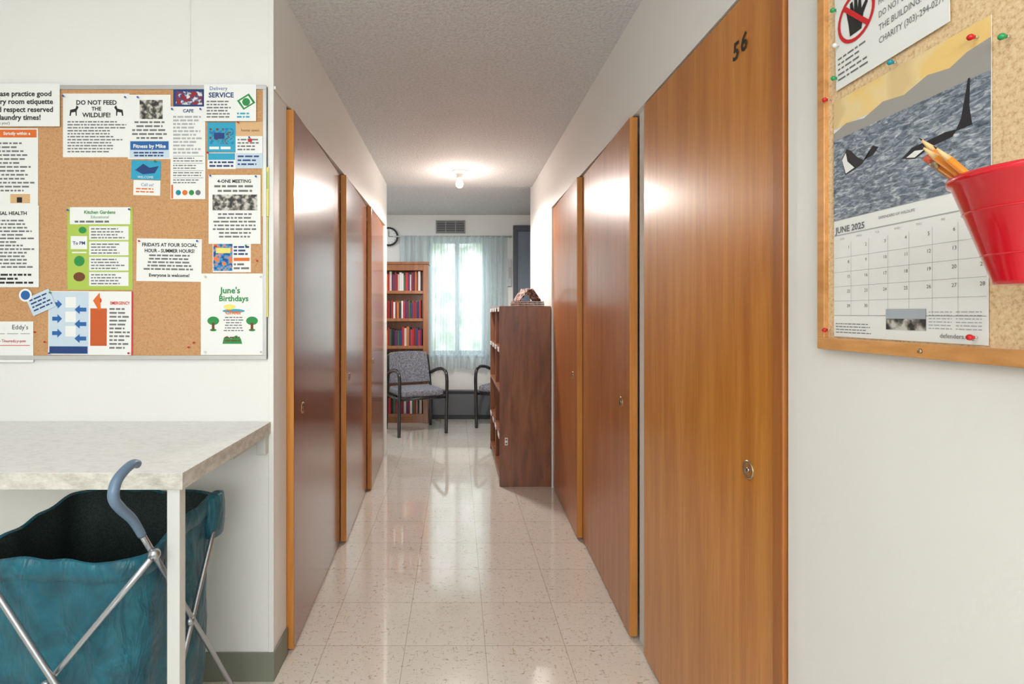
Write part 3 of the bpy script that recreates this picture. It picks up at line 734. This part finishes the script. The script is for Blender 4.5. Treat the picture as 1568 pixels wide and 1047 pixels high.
for bx in ((.68,1.26,2.27,2.34),(.68,1.26,1.34,1.40),(.68,.73,1.40,2.27),(1.21,1.26,1.40,2.27)): b.box(bx[0],bx[1],YF-.04,YF,bx[2],bx[3],g1)
b.obj('framed_wall_panel',.004)
b=MB(); b.box(.615,.66,YF-.03,YF,1.60,1.93,flat('switch_box',srgb(190,196,200),.4)); b.box(.625,.65,YF-.035,YF-.03,1.7,1.83,C['lg']); b.obj('wall_intercom',.004)
b=MB(); hm=flat('heater_gray',srgb(92,94,98),.45); hd=flat('heater_dark',srgb(50,52,56),.6)
b.box(-.30,1.6,YF-.09,YF-.008,.05,.30,hm)
b.box(-.30,1.6,YF-.085,YF-.008,.30,.335,hd); b.box(-.31,1.61,YF-.095,YF-.008,.335,.345,hm); b.box(-.30,1.6,YF-.08,YF-.008,0,.05,hd)
b.obj('baseboard_heater',.003)

# ------------------------------------------------------------------ ceiling lamp
L=empty('ceiling_light',(.02,4.38,CEIL))
b=MB(); pw=flat('porcelain',(.8,.8,.78),.3); R=Matrix.Rotation(math.pi,3,'X')
b.lathe([(.062,0),(.062,.008),(.052,.02),(.028,.028),(.024,.055),(.001,.055)],(0,0,0),pw,32,axis=R); b.obj('base',parent=L)
b=MB(); bm_=flat('bulb_glow',(1,.95,.85),.3,emit=(1,.90,.78),es=9)
b.lathe([(.013,.05),(.014,.065),(.026,.085),(.031,.105),(.027,.125),(.014,.136),(.001,.138)],(0,0,0),bm_,24,axis=R); b.obj('bulb',parent=L)

# ------------------------------------------------------------------ lights
def area(name,loc,rot,e,sx,sy,col):
    l=bpy.data.lights.new(name,'AREA'); l.shape='RECTANGLE'; l.size=sx; l.size_y=sy; l.energy=e; l.color=col
    o=bpy.data.objects.new(name,l); scene.collection.objects.link(o); o.location=loc; o.rotation_euler=rot; return o
l=bpy.data.lights.new('bulb_lamp','POINT'); l.energy=9; l.color=(1,.84,.74); l.shadow_soft_size=.035
o=bpy.data.objects.new('bulb_lamp',l); scene.collection.objects.link(o); o.location=(.02,4.38,2.20)
l=bpy.data.lights.new('bulb_downlight','SPOT'); l.energy=78; l.color=(1,.95,.90); l.shadow_soft_size=.06; l.spot_size=math.radians(172); l.spot_blend=.35
o=bpy.data.objects.new('bulb_downlight',l); scene.collection.objects.link(o); o.location=(.02,4.38,2.24)
area('near_room_fill',(-.7,-.2,2.42),(0,0,0),20,1.6,1.2,(1,1,.98))  # added fill under the ceiling to brighten the near room, no fixture there
area('corridor_fill',(-.2,-1.9,1.75),(math.radians(86),0,0),52,1.5,1.1,(1,1,.99))  # added soft fill behind the camera, aimed down the corridor, not a real lamp
area('far_room_fill',(-1.6,5.6,2.42),(0,0,0),18,1.0,.8,(.88,.94,1))  # added cool fill hidden behind the closet wall, lifts the far room
area('window_daylight',(0,7.9,3.6),(math.radians(-55),0,0),190,1.6,1.2,(.84,.93,1))

# world: daylight with soft foliage
w=bpy.data.worlds.new('daylight'); scene.world=w; w.use_nodes=True; nt=w.node_tree; bg=nt.nodes['Background']
tc=N(nt,'ShaderNodeTexCoord'); nz=N(nt,'ShaderNodeTexNoise'); nz.inputs['Scale'].default_value=26; nz.inputs['Detail'].default_value=4
nt.links.new(tc.outputs['Generated'],nz.inputs['Vector'])
c=ramp(nt,nz.outputs['Fac'],[(.38,(.34,.46,.30)),(.49,(.72,.82,.74)),(.60,(1,1,1))])
nt.links.new(c,bg.inputs['Color']); bg.inputs['Strength'].default_value=2.1

# ------------------------------------------------------------------ camera
cam=bpy.data.cameras.new('camera'); co=bpy.data.objects.new('camera',cam); scene.collection.objects.link(co)
co.location=(0,0,1.27); co.rotation_euler=(math.radians(90),0,0)
cam.sensor_width=36; cam.lens=36*817/1568; cam.shift_x=84/1568; cam.shift_y=-43.5/1568; cam.clip_start=.02
scene.camera=co
